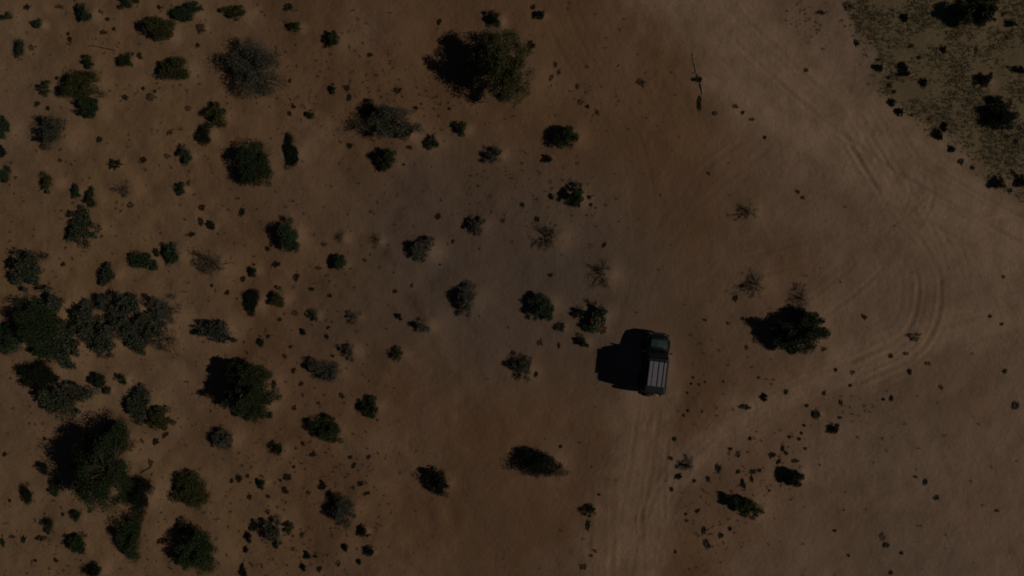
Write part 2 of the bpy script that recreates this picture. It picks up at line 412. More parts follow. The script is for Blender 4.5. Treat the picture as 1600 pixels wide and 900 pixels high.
 (1088, 124, 19, 8, 't'), (1092, 161, 8, 25, 't'), (1174, 187, 13, 7, 'b'), (1148, 166, 13, 7, 'b'), (1160, 176, 7, 6, 't'), (1195, 214, 6, 7, 't'), (1282, 19, 14, 7, 't'), (1325, 10, 16, 17, 'b'),
 (1413, 27, 14, 13, 'K'), (1580, 38, 22, 12, 'D'), (1567, 22, 8, 7, 't'), (1552, 31, 8, 7, 't'), (1338, 66, 11, 11, 't'), (1372, 93, 10, 6, 't'),
 (1373, 105, 18, 11, 'K'), (1410, 104, 18, 11, 'K'), (1414, 115, 20, 9, 'K'), (1422, 72, 9, 9, 't'), (1472, 78, 10, 9, 'K'), (1441, 129, 14, 11, 'K'),
 (1389, 133, 9, 8, 't'), (1387, 121, 7, 7, 't'), (1396, 143, 8, 7, 't'), (1592, 109, 20, 9, 'K'), (1572, 58, 8, 7, 't'), (1575, 105, 6, 5, 't'),
 (1392, 160, 14, 10, 'K'), (1406, 174, 16, 13, 'K'), (1465, 210, 18, 14, 'K'), (1474, 198, 13, 12, 'K'), (1592, 200, 9, 9, 't'), (1573, 213, 10, 8, 't'),
 (1587, 221, 10, 10, 't'), (1424, 180, 6, 5, 't'), (1488, 233, 13, 10, 'K'), (1501, 252, 12, 9, 't'), (1583, 270, 7, 11, 't'), (1578, 297, 10, 9, 't'),
 (1519, 262, 9, 6, 't'), (1524, 78, 6, 15, 'b'), (1435, 90, 8, 6, 't'),
 (4, 238, 14, 18, 'K'), (94, 251, 9, 7, 'b'), (178, 257, 24, 14, 't'), (223, 250, 12, 10, 't'), (260, 244, 13, 8, 'b'), (279, 294, 21, 17, 'N'), (293, 287, 9, 7, 'b'),
 (313, 324, 13, 8, 't'), (376, 331, 11, 15, 't'), (311, 346, 11, 12, 't'), (326, 353, 19, 13, 'D'), (297, 366, 14, 9, 't'), (203, 320, 12, 10, 'b'),
 (26, 278, 7, 6, 'b'), (242, 396, 14, 12, 'D'), (98, 413, 8, 9, 't'), (392, 423, 18, 16, 'D'), (377, 436, 11, 9, 't'), (330, 446, 7, 5, 't'), (160, 369, 7, 6, 'b'),
 (36, 397, 13, 8, 't'), (545, 227, 11, 8, 't'), (638, 230, 9, 9, 't'), (630, 257, 6, 5, 't'), (416, 389, 9, 8, 't'), (430, 413, 16, 10, 't'),
 (460, 433, 13, 11, 't'), (497, 418, 12, 8, 'b'), (505, 381, 13, 9, 'b'), (683, 338, 11, 10, 't'), (746, 341, 10, 8, 't'), (785, 344, 10, 8, 'b'),
 (707, 377, 7, 6, 't'), (570, 407, 7, 6, 'b'), (687, 414, 6, 5, 'b'), (643, 446, 8, 6, 'b'), (855, 249, 17, 11, 'K'), (860, 308, 10, 9, 'D'), (919, 308, 8, 7, 't'),
 (922, 320, 7, 6, 't'), (815, 320, 9, 8, 't'), (838, 343, 10, 8, 't'), (943, 383, 9, 6, 't'), (859, 430, 8, 7, 't'), (1107, 271, 7, 6, 'b'),
 (1568, 432, 7, 6, 'b'), (1246, 299, 9, 8, 'b'), (1254, 309, 9, 6, 'b'),
 (345, 531, 10, 8, 't'), (405, 535, 15, 15, 'D'), (353, 457, 9, 8, 't'), (418, 525, 7, 7, 't'), (487, 493, 20, 18, 'G'), (472, 520, 14, 12, 'D'), (459, 490, 13, 9, 'b'),
 (436, 499, 8, 7, 't'), (512, 512, 6, 6, 't'), (511, 526, 7, 9, 't'), (622, 495, 13, 10, 'D'), (458, 579, 9, 8, 't'), (470, 600, 9, 8, 't'),
 (459, 637, 10, 8, 't'), (533, 619, 11, 8, 't'), (515, 462, 7, 8, 't'), (616, 455, 9, 7, 't'), (484, 452, 14, 5, 't'), (454, 542, 7, 5, 't'), (445, 557, 10, 7, 'b'),
 (520, 556, 6, 6, 't'), (429, 600, 9, 13, 't'), (420, 647, 13, 14, 't'), (497, 629, 7, 6, 'b'), (473, 617, 6, 6, 'b'), (165, 611, 17, 13, 'O'), (873, 511, 20, 12, 't'),
 (939, 515, 18, 12, 'b'), (873, 540, 5, 9, 't'), (836, 585, 9, 9, 't'), (843, 536, 12, 9, 'b'), (1191, 621, 15, 10, 'K'), (1163, 636, 17, 9, 't'),
 (1149, 466, 8, 10, 't'), (1159, 447, 9, 7, 't'), (1160, 498, 7, 5, 't'), (1137, 505, 7, 5, 'b'), (1101, 500, 6, 5, 'b'), (1166, 543, 8, 8, 'b'), (1184, 590, 6, 5, 'b'),
 (1350, 495, 8, 10, 't'), (1391, 556, 9, 9, 't'), (1421, 581, 6, 10, 't'), (1393, 622, 7, 11, 't'), (1380, 624, 7, 6, 't'), (1305, 578, 7, 6, 't'),
 (1331, 582, 9, 8, 'b'), (1328, 602, 7, 6, 't'), (1287, 614, 7, 8, 't'), (1275, 648, 17, 14, 't'), (1302, 671, 20, 12, 'K'), (1308, 665, 8, 6, 't'), (1314, 629, 7, 11, 'b'),
 (1312, 653, 7, 7, 't'), (1260, 634, 7, 6, 't'), (1227, 612, 7, 10, 't'), (1256, 665, 6, 5, 't'), (1284, 545, 12, 8, 'b'), (1587, 634, 15, 11, 't'),
 (1570, 580, 8, 8, 't'), (1565, 506, 8, 7, 'b'), (1428, 525, 17, 20, 'b'), (1449, 568, 12, 7, 'b'), (1415, 552, 12, 6, 'b'), (1547, 494, 8, 7, 'b'), (1470, 605, 9, 8, 'b'),
 (243, 690, 13, 12, 't'), (258, 679, 11, 9, 't'), (224, 688, 9, 8, 'b'), (236, 722, 12, 11, 'b'), (185, 727, 28, 20, 'O'), (372, 748, 9, 15, 't'),
 (361, 752, 6, 7, 't'), (386, 744, 7, 8, 't'), (35, 844, 9, 13, 't'), (60, 842, 14, 10, 't'), (15, 841, 15, 7, 'b'), (2, 848, 10, 16, 'D'), (85, 876, 8, 8, 't'),
 (54, 876, 6, 6, 't'), (385, 841, 15, 13, 'K'), (383, 859, 10, 9, 'K'), (396, 822, 14, 18, 'K'), (378, 893, 16, 18, 'K'), (388, 777, 10, 8, 't'),
 (97, 804, 7, 7, 't'), (4, 711, 8, 8, 't'), (13, 783, 7, 6, 't'), (67, 686, 7, 6, 't'), (140, 799, 7, 6, 't'), (250, 845, 16, 10, 't'), (68, 841, 9, 8, 'b'), (192, 758, 10, 8, 'b'),
 (406, 755, 17, 16, 'D'), (447, 746, 15, 11, 't'), (443, 767, 13, 11, 't'), (418, 776, 6, 7, 't'), (437, 751, 5, 6, 't'), (504, 759, 12, 14, 'K'), (512, 771, 9, 9, 't'),
 (515, 783, 12, 11, 't'), (563, 755, 11, 8, 't'), (551, 762, 9, 7, 'b'), (538, 855, 14, 12, 'K'), (576, 862, 18, 12, 'K'), (560, 878, 11, 9, 'K'),
 (478, 869, 14, 11, 'K'), (491, 870, 10, 4, 't'), (472, 887, 12, 9, 'K'), (497, 889, 11, 10, 't'), (430, 852, 14, 13, 'N'), (487, 710, 11, 11, 't'), (546, 715, 8, 7, 't'),
 (552, 727, 8, 9, 't'), (575, 714, 8, 7, 't'), (458, 730, 6, 5, 't'), (472, 693, 7, 7, 't'), (528, 880, 9, 13, 'b'), (481, 771, 10, 9, 'b'), (574, 770, 6, 9, 't'), (573, 837, 6, 5, 't'),
 (457, 858, 6, 9, 'b'), (471, 835, 7, 12, 'b'), (918, 821, 8, 20, 't'), (1058, 744, 14, 13, 't'), (1048, 764, 8, 8, 't'), (1160, 756, 10, 12, 'K'),
 (1121, 732, 9, 17, 't'), (1105, 748, 9, 8, 't'), (1084, 751, 7, 6, 't'), (1089, 798, 8, 9, 't'), (1073, 814, 7, 8, 'b'), (1071, 803, 5, 5, 't'), (1099, 828, 8, 12, 't'),
 (1104, 850, 11, 14, 't'), (1125, 836, 10, 11, 't'), (1140, 826, 7, 8, 't'), (1053, 686, 9, 8, 't'), (1047, 716, 8, 8, 't'), (1140, 701, 7, 7, 't'),
 (1171, 685, 8, 7, 't'), (1152, 711, 9, 11, 'b'), (1175, 737, 12, 8, 't'), (1174, 748, 5, 14, 't'), (1152, 737, 8, 7, 't'), (1186, 735, 7, 6, 't'), (936, 773, 5, 5, 't'), (875, 698, 7, 7, 't'),
 (911, 886, 13, 10, 'b'), (929, 860, 5, 8, 'b'), (923, 868, 6, 6, 'b'), (1055, 862, 5, 9, 'b'), (1206, 711, 13, 11, 't'), (1242, 720, 13, 8, 't'), (1216, 722, 9, 7, 't'),
 (1228, 708, 8, 7, 't'), (1258, 701, 7, 6, 't'), (1248, 686, 7, 6, 't'), (1252, 677, 6, 5, 't'), (1233, 683, 6, 5, 't'), (1223, 701, 6, 10, 't'), (1202, 766, 6, 7, 'b'), (1445, 753, 9, 9, 't'), (1430, 745, 6, 6, 't'),
 (1463, 778, 8, 10, 't'), (1385, 852, 12, 7, 't'), (1379, 840, 12, 12, 'b'), (1408, 864, 7, 6, 't'), (1305, 830, 6, 6, 't'), (1558, 799, 11, 5, 'b'), (1392, 895, 6, 8, 't'), (1327, 869, 6, 5, 'b'),
 # ---- dark stones
 (1116, 177, 14, 10, 's'), (1260, 109, 11, 9, 's'), (1083, 590, 8, 7, 's'), (1080, 600, 7, 6, 's'), (1074, 614, 6, 6, 's'), (1092, 601, 8, 5, 's'), (1102, 597, 6, 5, 's'),
 (1130, 596, 6, 6, 's'), (1068, 649, 8, 6, 's'), (1075, 642, 8, 7, 's'), (1096, 643, 6, 6, 's'),
]
K_H = dict(D=1.05, O=1.0, N=0.9, G=1.0, B=0.95, W=0.6, K=1.0, T=1.5, t=0.6, b=0.5, s=0.45)
plants = []
COT = 1 / math.tan(SUN_EL)
for row in PL:
    x, y, w_, h_, kind = row[:5]; name = row[5] if len(row) > 5 else None
    b = h_ * S / 2; Wm = w_ * S
    bb = min(b, Wm / 2); ext0 = 0.62 * COT * K_H[kind] * bb
    rx = min(max((Wm - ext0) / 2, min(0.68 * b, 0.42 * Wm)), 1.5 * b)
    hh = min(max((Wm - 2 * rx) / (0.62 * COT), 0.4 * bb), 2.0 * bb)
    if kind == 'T': hh = min(max(hh * 1.12, 1.35 * b), 3.8)
    cxp = x + w_ / 2 - rx / S                       # the plant stands at the sunny end of its dark patch
    wx, wy = W2(cxp, y, hh * 0.6)
    rot = 0.0
    if name and name.startswith('slanting black'): rx, b, hh, rot, cxp = 1.15, 0.52, 0.75, math.radians(-26), 1164
    if name and name.startswith('black-green tree'): rx, b, hh, cxp = 1.75, 1.2, 1.6, 1256
    if name and name.startswith('dark-green tree'): rx, b, hh = rx * 1.1, b * 0.88, hh * 0.95
    wx, wy = W2(cxp, y, hh * 0.6)
    plants.append(dict(rot=rot, px=x, py=y, w=w_, h=h_, kind=kind, name=name, x=wx, y=wy, rx=rx, ry=b * 0.98, hh=hh))

# coppice mounds of blown sand round the larger plants, sunlit side painted paler
MOUND_LIT = np.zeros(GX.shape); rng = np.random.default_rng(77)
for p in plants:
    if p['w'] < 17 or p['kind'] == 's': continue
    r = 1.05 * max(p['rx'], p['ry']); a = min(0.24, 0.14 * r + 0.04) * rng.uniform(0.5, 1.3)
    mx_, my_ = p['x'] + 0.55 * r, p['y'] + rng.uniform(-.2, .2) * r
    R3 = 3 * r
    i0, i1 = np.searchsorted(AX, (mx_ - R3, mx_ + R3)); j0, j1 = np.searchsorted(AY, (my_ - R3, my_ + R3))
    g = np.exp(-(((GX[i0:i1, j0:j1] - mx_) / r) ** 2 + ((GY[i0:i1, j0:j1] - my_) / r) ** 2) * 1.3)
    Z[i0:i1, j0:j1] += a * g; MOUND_LIT[i0:i1, j0:j1] = np.maximum(MOUND_LIT[i0:i1, j0:j1], g * rng.uniform(0.2, 0.8))

CAR = (9.29, -4.97); CAR_ROT = math.radians(-7)
dc = np.hypot(GX - CAR[0], GY - CAR[1]); kf = np.clip((4.2 - dc) / 1.6, 0, 1); kf = kf * kf * (3 - 2 * kf)
zc = float(Z[np.searchsorted(AX, CAR[0]), np.searchsorted(AY, CAR[1])]); Z = Z * (1 - kf) + zc * kf

def gz(x, y):
    i = min(max(np.searchsorted(AX, x) - 1, 0), len(AX) - 2); j = min(max(np.searchsorted(AY, y) - 1, 0), len(AY) - 2)
    a = (x - AX[i]) / (AX[i + 1] - AX[i]); b = (y - AY[j]) / (AY[j + 1] - AY[j])
    return float((Z[i, j] * (1 - a) + Z[i + 1, j] * a) * (1 - b) + (Z[i, j + 1] * (1 - a) + Z[i + 1, j + 1] * a) * b)
def at(arr, x, y):
    return float(arr[min(np.searchsorted(AX, x), len(AX) - 1), min(np.searchsorted(AY, y), len(AY) - 1)])

ATTR = dict(track=TRACK, grass=GRASS, grey=GREY, pink=PINK, west=WEST, rut=np.clip(RUT, 0, 1), mound=MOUND_LIT)
def sheet(name, mask=None, lift=0.0):
    nx, ny = GX.shape; idx = np.arange(nx * ny).reshape(nx, ny)
    F = np.stack([idx[:-1, :-1], idx[1:, :-1], idx[1:, 1:], idx[:-1, 1:]], -1).reshape(-1, 4)
    V = np.stack([GX.ravel(), GY.ravel(), Z.ravel() + lift], 1); A = {k: v.ravel() for k, v in ATTR.items()}
    if mask is not None:
        m = (mask[:-1, :-1] & mask[1:, :-1] & mask[1:, 1:] & mask[:-1, 1:]).ravel(); F = F[m]
        used = np.unique(F); re = np.full(nx * ny, -1); re[used] = np.arange(len(used))
        F = re[F]; V = V[used]; A = {k: v[used] for k, v in A.items()}
    me = mesh_np(name, V, F, M['sand'], True)
    for k, v in A.items():
        a = me.attributes.new(k, 'FLOAT', 'POINT'); a.data.foreach_set('value', v.astype(np.float32))
    return obj(name, me)
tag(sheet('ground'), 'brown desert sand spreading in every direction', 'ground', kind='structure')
tag(sheet('dirt_road', TR_main > 0.5, 0.006), 'wide pale dirt road crossing the upper right corner', 'road', kind='structure')
br_mask = (TR_br > 0.5) & (TR_main <= 0.5)
tag(sheet('dirt_track', br_mask, 0.007), 'narrow pale dirt track climbing to the right edge', 'track', kind='structure')

# ------------------------------------------------------------------ plants
def unit(v): return v / (np.linalg.norm(v, axis=-1, keepdims=True) + 1e-9)

def leaf_faces(P, L, Wd, rng, up=0.6, outward=None):
    n = len(P)
    d = unit(rng.normal(size=(n, 3)) + (0 if outward is None else outward * 0.9)); d[:, 2] = np.abs(d[:, 2]) * 0.6 + 0.05; d = unit(d)
    nn = unit(rng.normal(size=(n, 3)) + np.array([0, 0, up * 2]))
    s = unit(np.cross(d, nn)); nn = np.cross(s, d)
    L = (L * rng.uniform(0.6, 1.3, n))[:, None]; Wd = (Wd * rng.uniform(0.7, 1.2, n))[:, None]
    a = P; b = P + d * L * .5 + s * Wd * .5 + nn * L * .08; c = P + d * L - nn * L * .1; e = P + d * L * .5 - s * Wd * .5 + nn * L * .08
    V = np.stack([a, b, c, e], 1).reshape(-1, 3)
    return V, np.arange(4 * n).reshape(n, 4)

def tubes(segs):
    """list of (p0, p1, r0, r1) -> square tapered tubes"""
    V = []; F = []
    for p0, p1, r0, r1 in segs:
        p0 = np.asarray(p0, float); p1 = np.asarray(p1, float); d = p1 - p0; d /= np.linalg.norm(d) + 1e-9
        a = np.cross(d, (0.3, 0.2, 1.0) if abs(d[2]) < .9 else (1.0, 0.1, 0)); a /= np.linalg.norm(a) + 1e-9; b = np.cross(d, a)
        o = len(V)
        for p, r in ((p0, r0), (p1, r1)):
            V += [p + a * r, p + b * r, p - a * r, p - b * r]
        for k in range(4): F.append((o + k, o + (k + 1) % 4, o + 4 + (k + 1) % 4, o + 4 + k))
        F.append((o + 4, o + 5, o + 6, o + 7)); F.append((o + 3, o + 2, o + 1, o))
    return np.array(V), np.array(F)

STY = {  # leaf material, leaves per m2 of crown, leaf length, leaf width, clump size, openness
    'D': ('dark', 1900, .090, .048, .20, .25), 'O': ('olive', 1800, .085, .046, .20, .25), 'N': ('green', 1700, .090, .052, .22, .25),
    'G': ('grey', 1100, .085, .042, .18, .5), 'B': ('greyB', 540, .140, .070, .14, .7), 'W': ('grey', 230, .070, .028, .16, .8),
    'K': ('black', 2200, .080, .046, .26, .15), 'T': ('dark', 2200, .100, .054, .17, .2),
    't': ('tuft', 1500, .10, .03, .3, .3), 'b': ('brown', 900, .09, .025, .3, .6)}
M['greyB'] = leaf_mat('leaf_silver_green', (0.026, 0.046, 0.024), (0.120, 0.135, 0.088), 0.55)

def grow(kind, rx, ry, hh, seed, mat=None):
    """returns (leaf mesh, wood mesh) of one plant standing at the origin"""
    rng = np.random.default_rng(seed)
    grow_k = {'T': 1.16, 'B': 1.36, 'G': 1.28}.get(kind, 1.25); rx *= grow_k; ry *= grow_k
    key, dens, L, Wd, cs, openn = STY[kind]
    ph = rng.uniform(0, 6.28, 4); am = rng.uniform(.08, .20, 3) * (0.55 + openn)
    def rad(t): return 1 + am[0] * np.sin(2 * t + ph[0]) + am[1] * np.sin(3 * t + ph[1]) + am[2] * np.sin(5 * t + ph[2])
    r = math.sqrt(rx * ry); area = math.pi * rx * ry
    nc = int(max(12, min(110, area * (14 if kind in 'DOKTN' else 9) + 10)))
    # an uneven crown: several lobes of different reach and height, clumps of leaves inside each
    nl = int(np.clip(round(3 + area * 0.9), 3, 9)) + (0 if kind in 'KN' else 1)
    lt = np.arange(nl) * 6.283 / nl + rng.uniform(-.5, .5, nl); lq = rng.uniform(.35, .62, nl); lq[0] = .08
    lr = rng.uniform(.30, .52, nl) * (1.12 if kind in 'KNT' else 1.0); lh = rng.uniform(.55, 1.0, nl); lh[0] = 1.0; lr[0] = .5
    li = rng.choice(nl, nc, p=lr ** 2 / (lr ** 2).sum())
    t = rng.uniform(0, 6.283, nc); q = np.sqrt(rng.uniform(.02, 1, nc))
    U = np.stack([np.cos(lt[li]) * lq[li] + np.cos(t) * q * lr[li], np.sin(lt[li]) * lq[li] + np.sin(t) * q * lr[li]], 1)
    tt = np.arctan2(U[:, 1], U[:, 0]); U *= rad(tt)[:, None]
    C = np.stack([U[:, 0] * rx, U[:, 1] * ry, np.zeros(nc)], 1)
    dome = np.sqrt(np.clip(1 - (q * 0.9) ** 2, 0, 1)) * lh[li] * np.sqrt(np.clip(1.05 - .55 * (U ** 2).sum(1), .15, 1))
    lo = 0.12 if kind != 'T' else 0.14
    C[:, 2] = hh * (lo + (1 - lo - .1) * dome * rng.uniform(.1 if kind in 'TKD' else .35, 1.0, nc) ** (0.6 if kind in 'DOKT' else 1))
    segs = []
    trunk_h = 0.0
    if kind == 'T':
        trunk_h = hh * .3; a = rng.normal(0, .08, 2)
        segs.append(((0, 0, -.15), (a[0] * .5, a[1] * .5, trunk_h * .5), .13, .11)); segs.append(((a[0] * .5, a[1] * .5, trunk_h * .5), (a[0], a[1], trunk_h), .11, .09))
        base = np.array([a[0], a[1], trunk_h])
    else: base = np.array([0, 0, -0.06])
    rb = .012 + .016 * r if kind != 'T' else .06
    order = np.argsort(rng.random(nc))
    mains = []
    for i in order:
        c = C[i]
        if len(mains) < 7 or rng.random() < .25:
            st = base + (0 if kind == 'T' else 1) * np.array([c[0] * .12, c[1] * .12, 0]); mid = st * .5 + c * .5 + np.array([0, 0, .18 * hh]) + rng.normal(0, .05 * r, 3)
            mid[2] = max(mid[2], .08)
            segs += [(st, mid, rb, rb * .65), (mid, c, rb * .65, rb * .3)]; mains.append(mid)
        else:
            mids = np.array(mains); m = mids[np.argmin(np.linalg.norm(mids - c, axis=1))]
            segs.append((m, c, rb * .5, rb * .25))
        if openn > .4:
            for k in range(2):
                e = c + rng.normal(0, 1, 3) * cs * r * .9; e[2] = max(e[2], .03); segs.append((c, e, rb * .3, rb * .12))
    n = int(max(50, dens * area * (1 - .25 * openn)))
    n = min(n, 26000)
    wts = rng.uniform(.3, 1, nc) ** 1.3; ci = rng.choice(nc, n, p=wts / wts.sum())
    g = unit(rng.normal(size=(n, 3))) * (rng.uniform(0, 1, n) ** .45)[:, None]
    g *= np.array([rx, ry, min(hh, r) * .8]) * cs * rng.uniform(.7, 1.35, nc)[ci][:, None]
    P = C[ci] + g; P[:, 2] = np.maximum(P[:, 2], .02)
    sc_ = min(1.0, max(.45, r / .7))
    V, F = leaf_faces(P, L * sc_, Wd * sc_, rng, .5, unit(g) * np.array([1, 1, .4]))
    V[:, 2] = np.maximum(V[:, 2], .008)
    lm = mesh_np('leaves', V, F, mat or M[key])
    tv, tf = tubes(segs); wm = mesh_np('wood', tv, tf, M['drybark' if kind == 'W' else 'bark'])
    return lm, wm

def tuft_mesh(kind, seed):
    """unit tuft: radius 1, height about 1; blades and little leaves springing from the middle"""
    rng = np.random.default_rng(seed); n = 46 if kind == 't' else 26
    t = rng.uniform(0, 6.283, n); lean = rng.uniform(.15, 1.0, n) ** .8
    q = rng.uniform(0, .35, n); am = rng.uniform(.0, .35); ph = rng.uniform(0, 6.28)
    st = np.stack([np.cos(t) * q, np.sin(t) * q, np.full(n, -.05)], 1)
    ln = lean * (1 + am * np.sin(2 * t + ph))
    mid = st + np.stack([np.cos(t) * ln * .45, np.sin(t) * ln * .45, .75 * np.ones(n) * (1.05 - .5 * lean)], 1)
    tip = st + np.stack([np.cos(t) * ln, np.sin(t) * ln, np.ones(n) * (1.1 - lean) * rng.uniform(.5, 1, n)], 1)
    tip[:, 2] = np.maximum(tip[:, 2], .03)
    s = np.stack([-np.sin(t), np.cos(t), np.zeros(n)], 1) * rng.uniform(.08, .17, n)[:, None]
    V = np.stack([st - s * .6, st + s * .6, mid + s, mid - s, tip + s * .25, tip - s * .25], 1).reshape(-1, 3)
    b = np.arange(n)[:, None] * 6
    F = np.concatenate([b + np.array([[0, 1, 2, 3]]), b + np.array([[3, 2, 4, 5]])])
    return mesh_np('tuft', V, F, M['tuft' if kind == 't' else 'brown'])

def stone_mesh(seed):
    rng = random.Random(seed); bm = bmesh.new(); bmesh.ops.create_icosphere(bm, subdivisions=2, radius=1)
    ax = [Vector((rng.uniform(-1, 1), rng.uniform(-1, 1), rng.uniform(-1, 1))).normalized() for _ in range(7)]
    for v in bm.verts:
        k = 1.0
        for a in ax: k -= .16 * max(0, v.co.normalized().dot(a)) ** 3
        v.co *= k * rng.uniform(.97, 1.03); v.co.z = v.co.z * .8 + .35
    me = bpy.data.meshes.new('stone'); bm.to_mesh(me); bm.free(); me.materials.append(M['stone']); return me

NAMES = {'D': ('dense_bush', 'bush'), 'O': ('olive_bush', 'bush'), 'N': ('green_bush', 'bush'), 'G': ('grey_shrub', 'shrub'), 'B': ('leafy_shrub', 'shrub'),
         'W': ('wispy_shrub', 'shrub'), 'K': ('dark_clump', 'bush'), 'T': ('desert_tree', 'tree'), 't': ('dark_tuft', 'tuft'), 'b': ('dry_tuft', 'tuft'), 's': ('stone', 'stone')}
GROUPS = {'bush': 'bushes scattered over the sand', 'shrub': 'shrubs scattered over the sand', 'tree': 'desert trees standing apart', 'tuft': 'small tufts dotted over the sand', 'stone': 'dark stones lying on the sand'}

# --- labels: landmarks by their look, the rest by the nearest landmark
lm_list = [p for p in plants if p['name']]
CARREF = dict(px=1022, py=569, name='dark off-road car', w=100, h=100)
refs = lm_list + [CARREF]
ORD = ['nearest', 'second', 'third', 'fourth', 'fifth', 'sixth', 'seventh', 'eighth', 'ninth', 'tenth']
SECT = ['right of', 'below right of', 'below', 'below left of', 'left of', 'above left of', 'above', 'above right of']
buckets = {}
for p in plants:
    if p['name']: p['label'] = p['name']; continue
    d = [math.hypot(p['px'] - q['px'], p['py'] - q['py']) - 0.25 * (q['w'] + q['h']) for q in refs]
    i = int(np.argmin(d)); q = refs[i]
    a = math.atan2(p['py'] - q['py'], p['px'] - q['px']); k = int(round(a / (math.pi / 4))) % 8
    noun = {'bush': 'clump', 'shrub': 'shrub', 'tuft': 'tuft', 'stone': 'stone'}[NAMES[p['kind']][1]]
    buckets.setdefault((i, k, noun), []).append((d[i], p))
ADJ = {'D': 'dark', 'O': 'olive', 'N': 'green', 'G': 'grey', 'K': 'black', 't': 'dark', 'b': 'brown', 's': 'dark', 'B': 'leafy', 'W': 'wispy'}
for (i, k, noun), lst in buckets.items():
    for n, (_, p) in enumerate(sorted(lst, key=lambda e: e[0])):
        size = 'tiny' if p['w'] < 9 else 'small' if p['w'] < 16 else 'low'
        od = 'just' if len(lst) == 1 else ORD[n] if n else 'nearest'
        p['label'] = f"{size} {ADJ[p['kind']]} {noun}, {od} {SECT[k]} the {refs[i]['name']}"

protos = {}
def proto(kind, v):
    if (kind, v) not in protos:
        protos[kind, v] = tuft_mesh(kind, 500 + v) if kind in 'tb' else stone_mesh(v) if kind == 's' else grow(kind, .5, .5, .4, 900 + v * 7 + ord(kind))
    return protos[kind, v]

prng = random.Random(5)
for n, p in enumerate(plants):
    kind = p['kind']; nm, cat = NAMES[kind]; z = gz(p['x'], p['y'])
    if kind in 'tbs':                                    # one small mesh each
        o = obj(nm, proto(kind, prng.randrange(7))); o.location = (p['x'], p['y'], z - (.01 if kind != 's' else .02))
        o.rotation_euler = (0, 0, prng.uniform(0, 6.28) if abs(p['w'] - p['h']) < 4 else prng.choice((0, math.pi)))
        f = 1.22 if kind != 's' else .9
        o.scale = (p['rx'] * f, p['ry'] * f, max(p['hh'], .12)) if kind != 's' else (p['rx'] * f, p['ry'] * f, max(.08, p['hh'] * .8))
        tag(o, p['label'], cat, GROUPS[cat]); continue
    root = empty(nm, (p['x'], p['y'], z), p['rot']); tag(root, p['label'], cat, GROUPS[cat])
    if p['w'] >= 24:
        lm, wm = grow(kind, p['rx'], p['ry'], p['hh'], 1000 + n, M['olive'] if p['name'] and p['name'].startswith('olive-topped') else None)
        obj('crown' if kind == 'T' else 'foliage', lm, root); obj('trunk' if kind == 'T' else 'stems', wm, root)
    else:                                                # alike small clumps share their meshes
        lm, wm = proto(kind, prng.randrange(5))
        root.scale = (p['rx'] / .5, p['ry'] / .5, p['hh'] / .4)
        obj('foliage', lm, root); obj('stems', wm, root)

# a bleached fallen branch beside the road
def branch():
    pts = [W2(1081, 84), W2(1084, 100), W2(1088, 116), W2(1094, 132), W2(1098, 147)]
    root = empty('fallen_branch', (pts[2][0], pts[2][1], gz(*pts[2])))
    tag(root, 'bleached fallen branch lying by a black stone near the road', 'branch')
    ox, oy, oz = root.location
    P = [np.array((x - ox, y - oy, gz(x, y) - oz + .004)) for i, (x, y) in enumerate(pts)]
    v, f = tubes([(P[i], P[i + 1], .03 + .011 * i, .041 + .011 * i) for i in range(4)]); obj('limb', mesh_np('limb', v, f, M['deadwood']), root)
    for (dx, dy, k) in ((-.3, .1, 2), (.25, .1, 3)):
        e = P[k] + np.array((dx, dy, .06)); v, f = tubes([(P[k], e, .022, .012), (e, e + np.array((dx * .4, dy * .4 + .1, .02)), .012, .005)])
        obj('twig', mesh_np('twig', v, f, M['deadwood']), root)
branch()
def twigs(name, px, label):
    root = None; pts = [W2(*q) for q in px]; ox, oy = pts[0]; oz = gz(ox, oy)
    P = [np.array((x - ox, y - oy, gz(x, y) - oz + .05)) for x, y in pts]
    v, f = tubes([(P[i], P[i + 1], .035 - .006 * i, .029 - .006 * i) for i in range(len(P) - 1)])
    o = obj(name, mesh_np(name, v, f, M['bark'])); o.location = (ox, oy, oz); tag(o, label, 'twig')
twigs('dry_twig', [(182, 80), (170, 77), (158, 75), (146, 73)], 'long dry twig pointing left from the dark clump')
twigs('dry_twig', [(240, 727), (236, 731), (229, 734), (224, 738)], 'thin crooked twig on sand right of the largest tree')

# ------------------------------------------------------------------ stuff nobody could count: dry grass and litter
def strew(name, mat, spots, size, nb, seed, label, cat, flat=.5):
    rng = np.random.default_rng(seed); Vs = []; Fs = []; o = 0
    for (x, y, s) in spots:
        n = nb; t = rng.uniform(0, 6.283, n); ln = s * rng.uniform(.4, 1, n)
        z = gz(x, y); st = np.stack([x + rng.normal(0, .15, n) * s, y + rng.normal(0, .15, n) * s, np.full(n, z - .005)], 1)
        tip = st + np.stack([np.cos(t) * ln, np.sin(t) * ln, s * rng.uniform(.15, flat + .2, n)], 1)
        w_ = np.stack([-np.sin(t), np.cos(t), np.zeros(n)], 1) * (s * .11)
        mid = (st + tip) / 2 + np.array([0, 0, 1]) * (s * .15)
        V = np.stack([st, mid + w_, tip, mid - w_], 1).reshape(-1, 3)
        Vs.append(V); Fs.append(np.arange(4 * n).reshape(n, 4) + o); o += 4 * n
    ob = obj(name, mesh_np(name, np.concatenate(Vs), np.concatenate(Fs), mat)); return tag(ob, label, cat, kind='stuff')

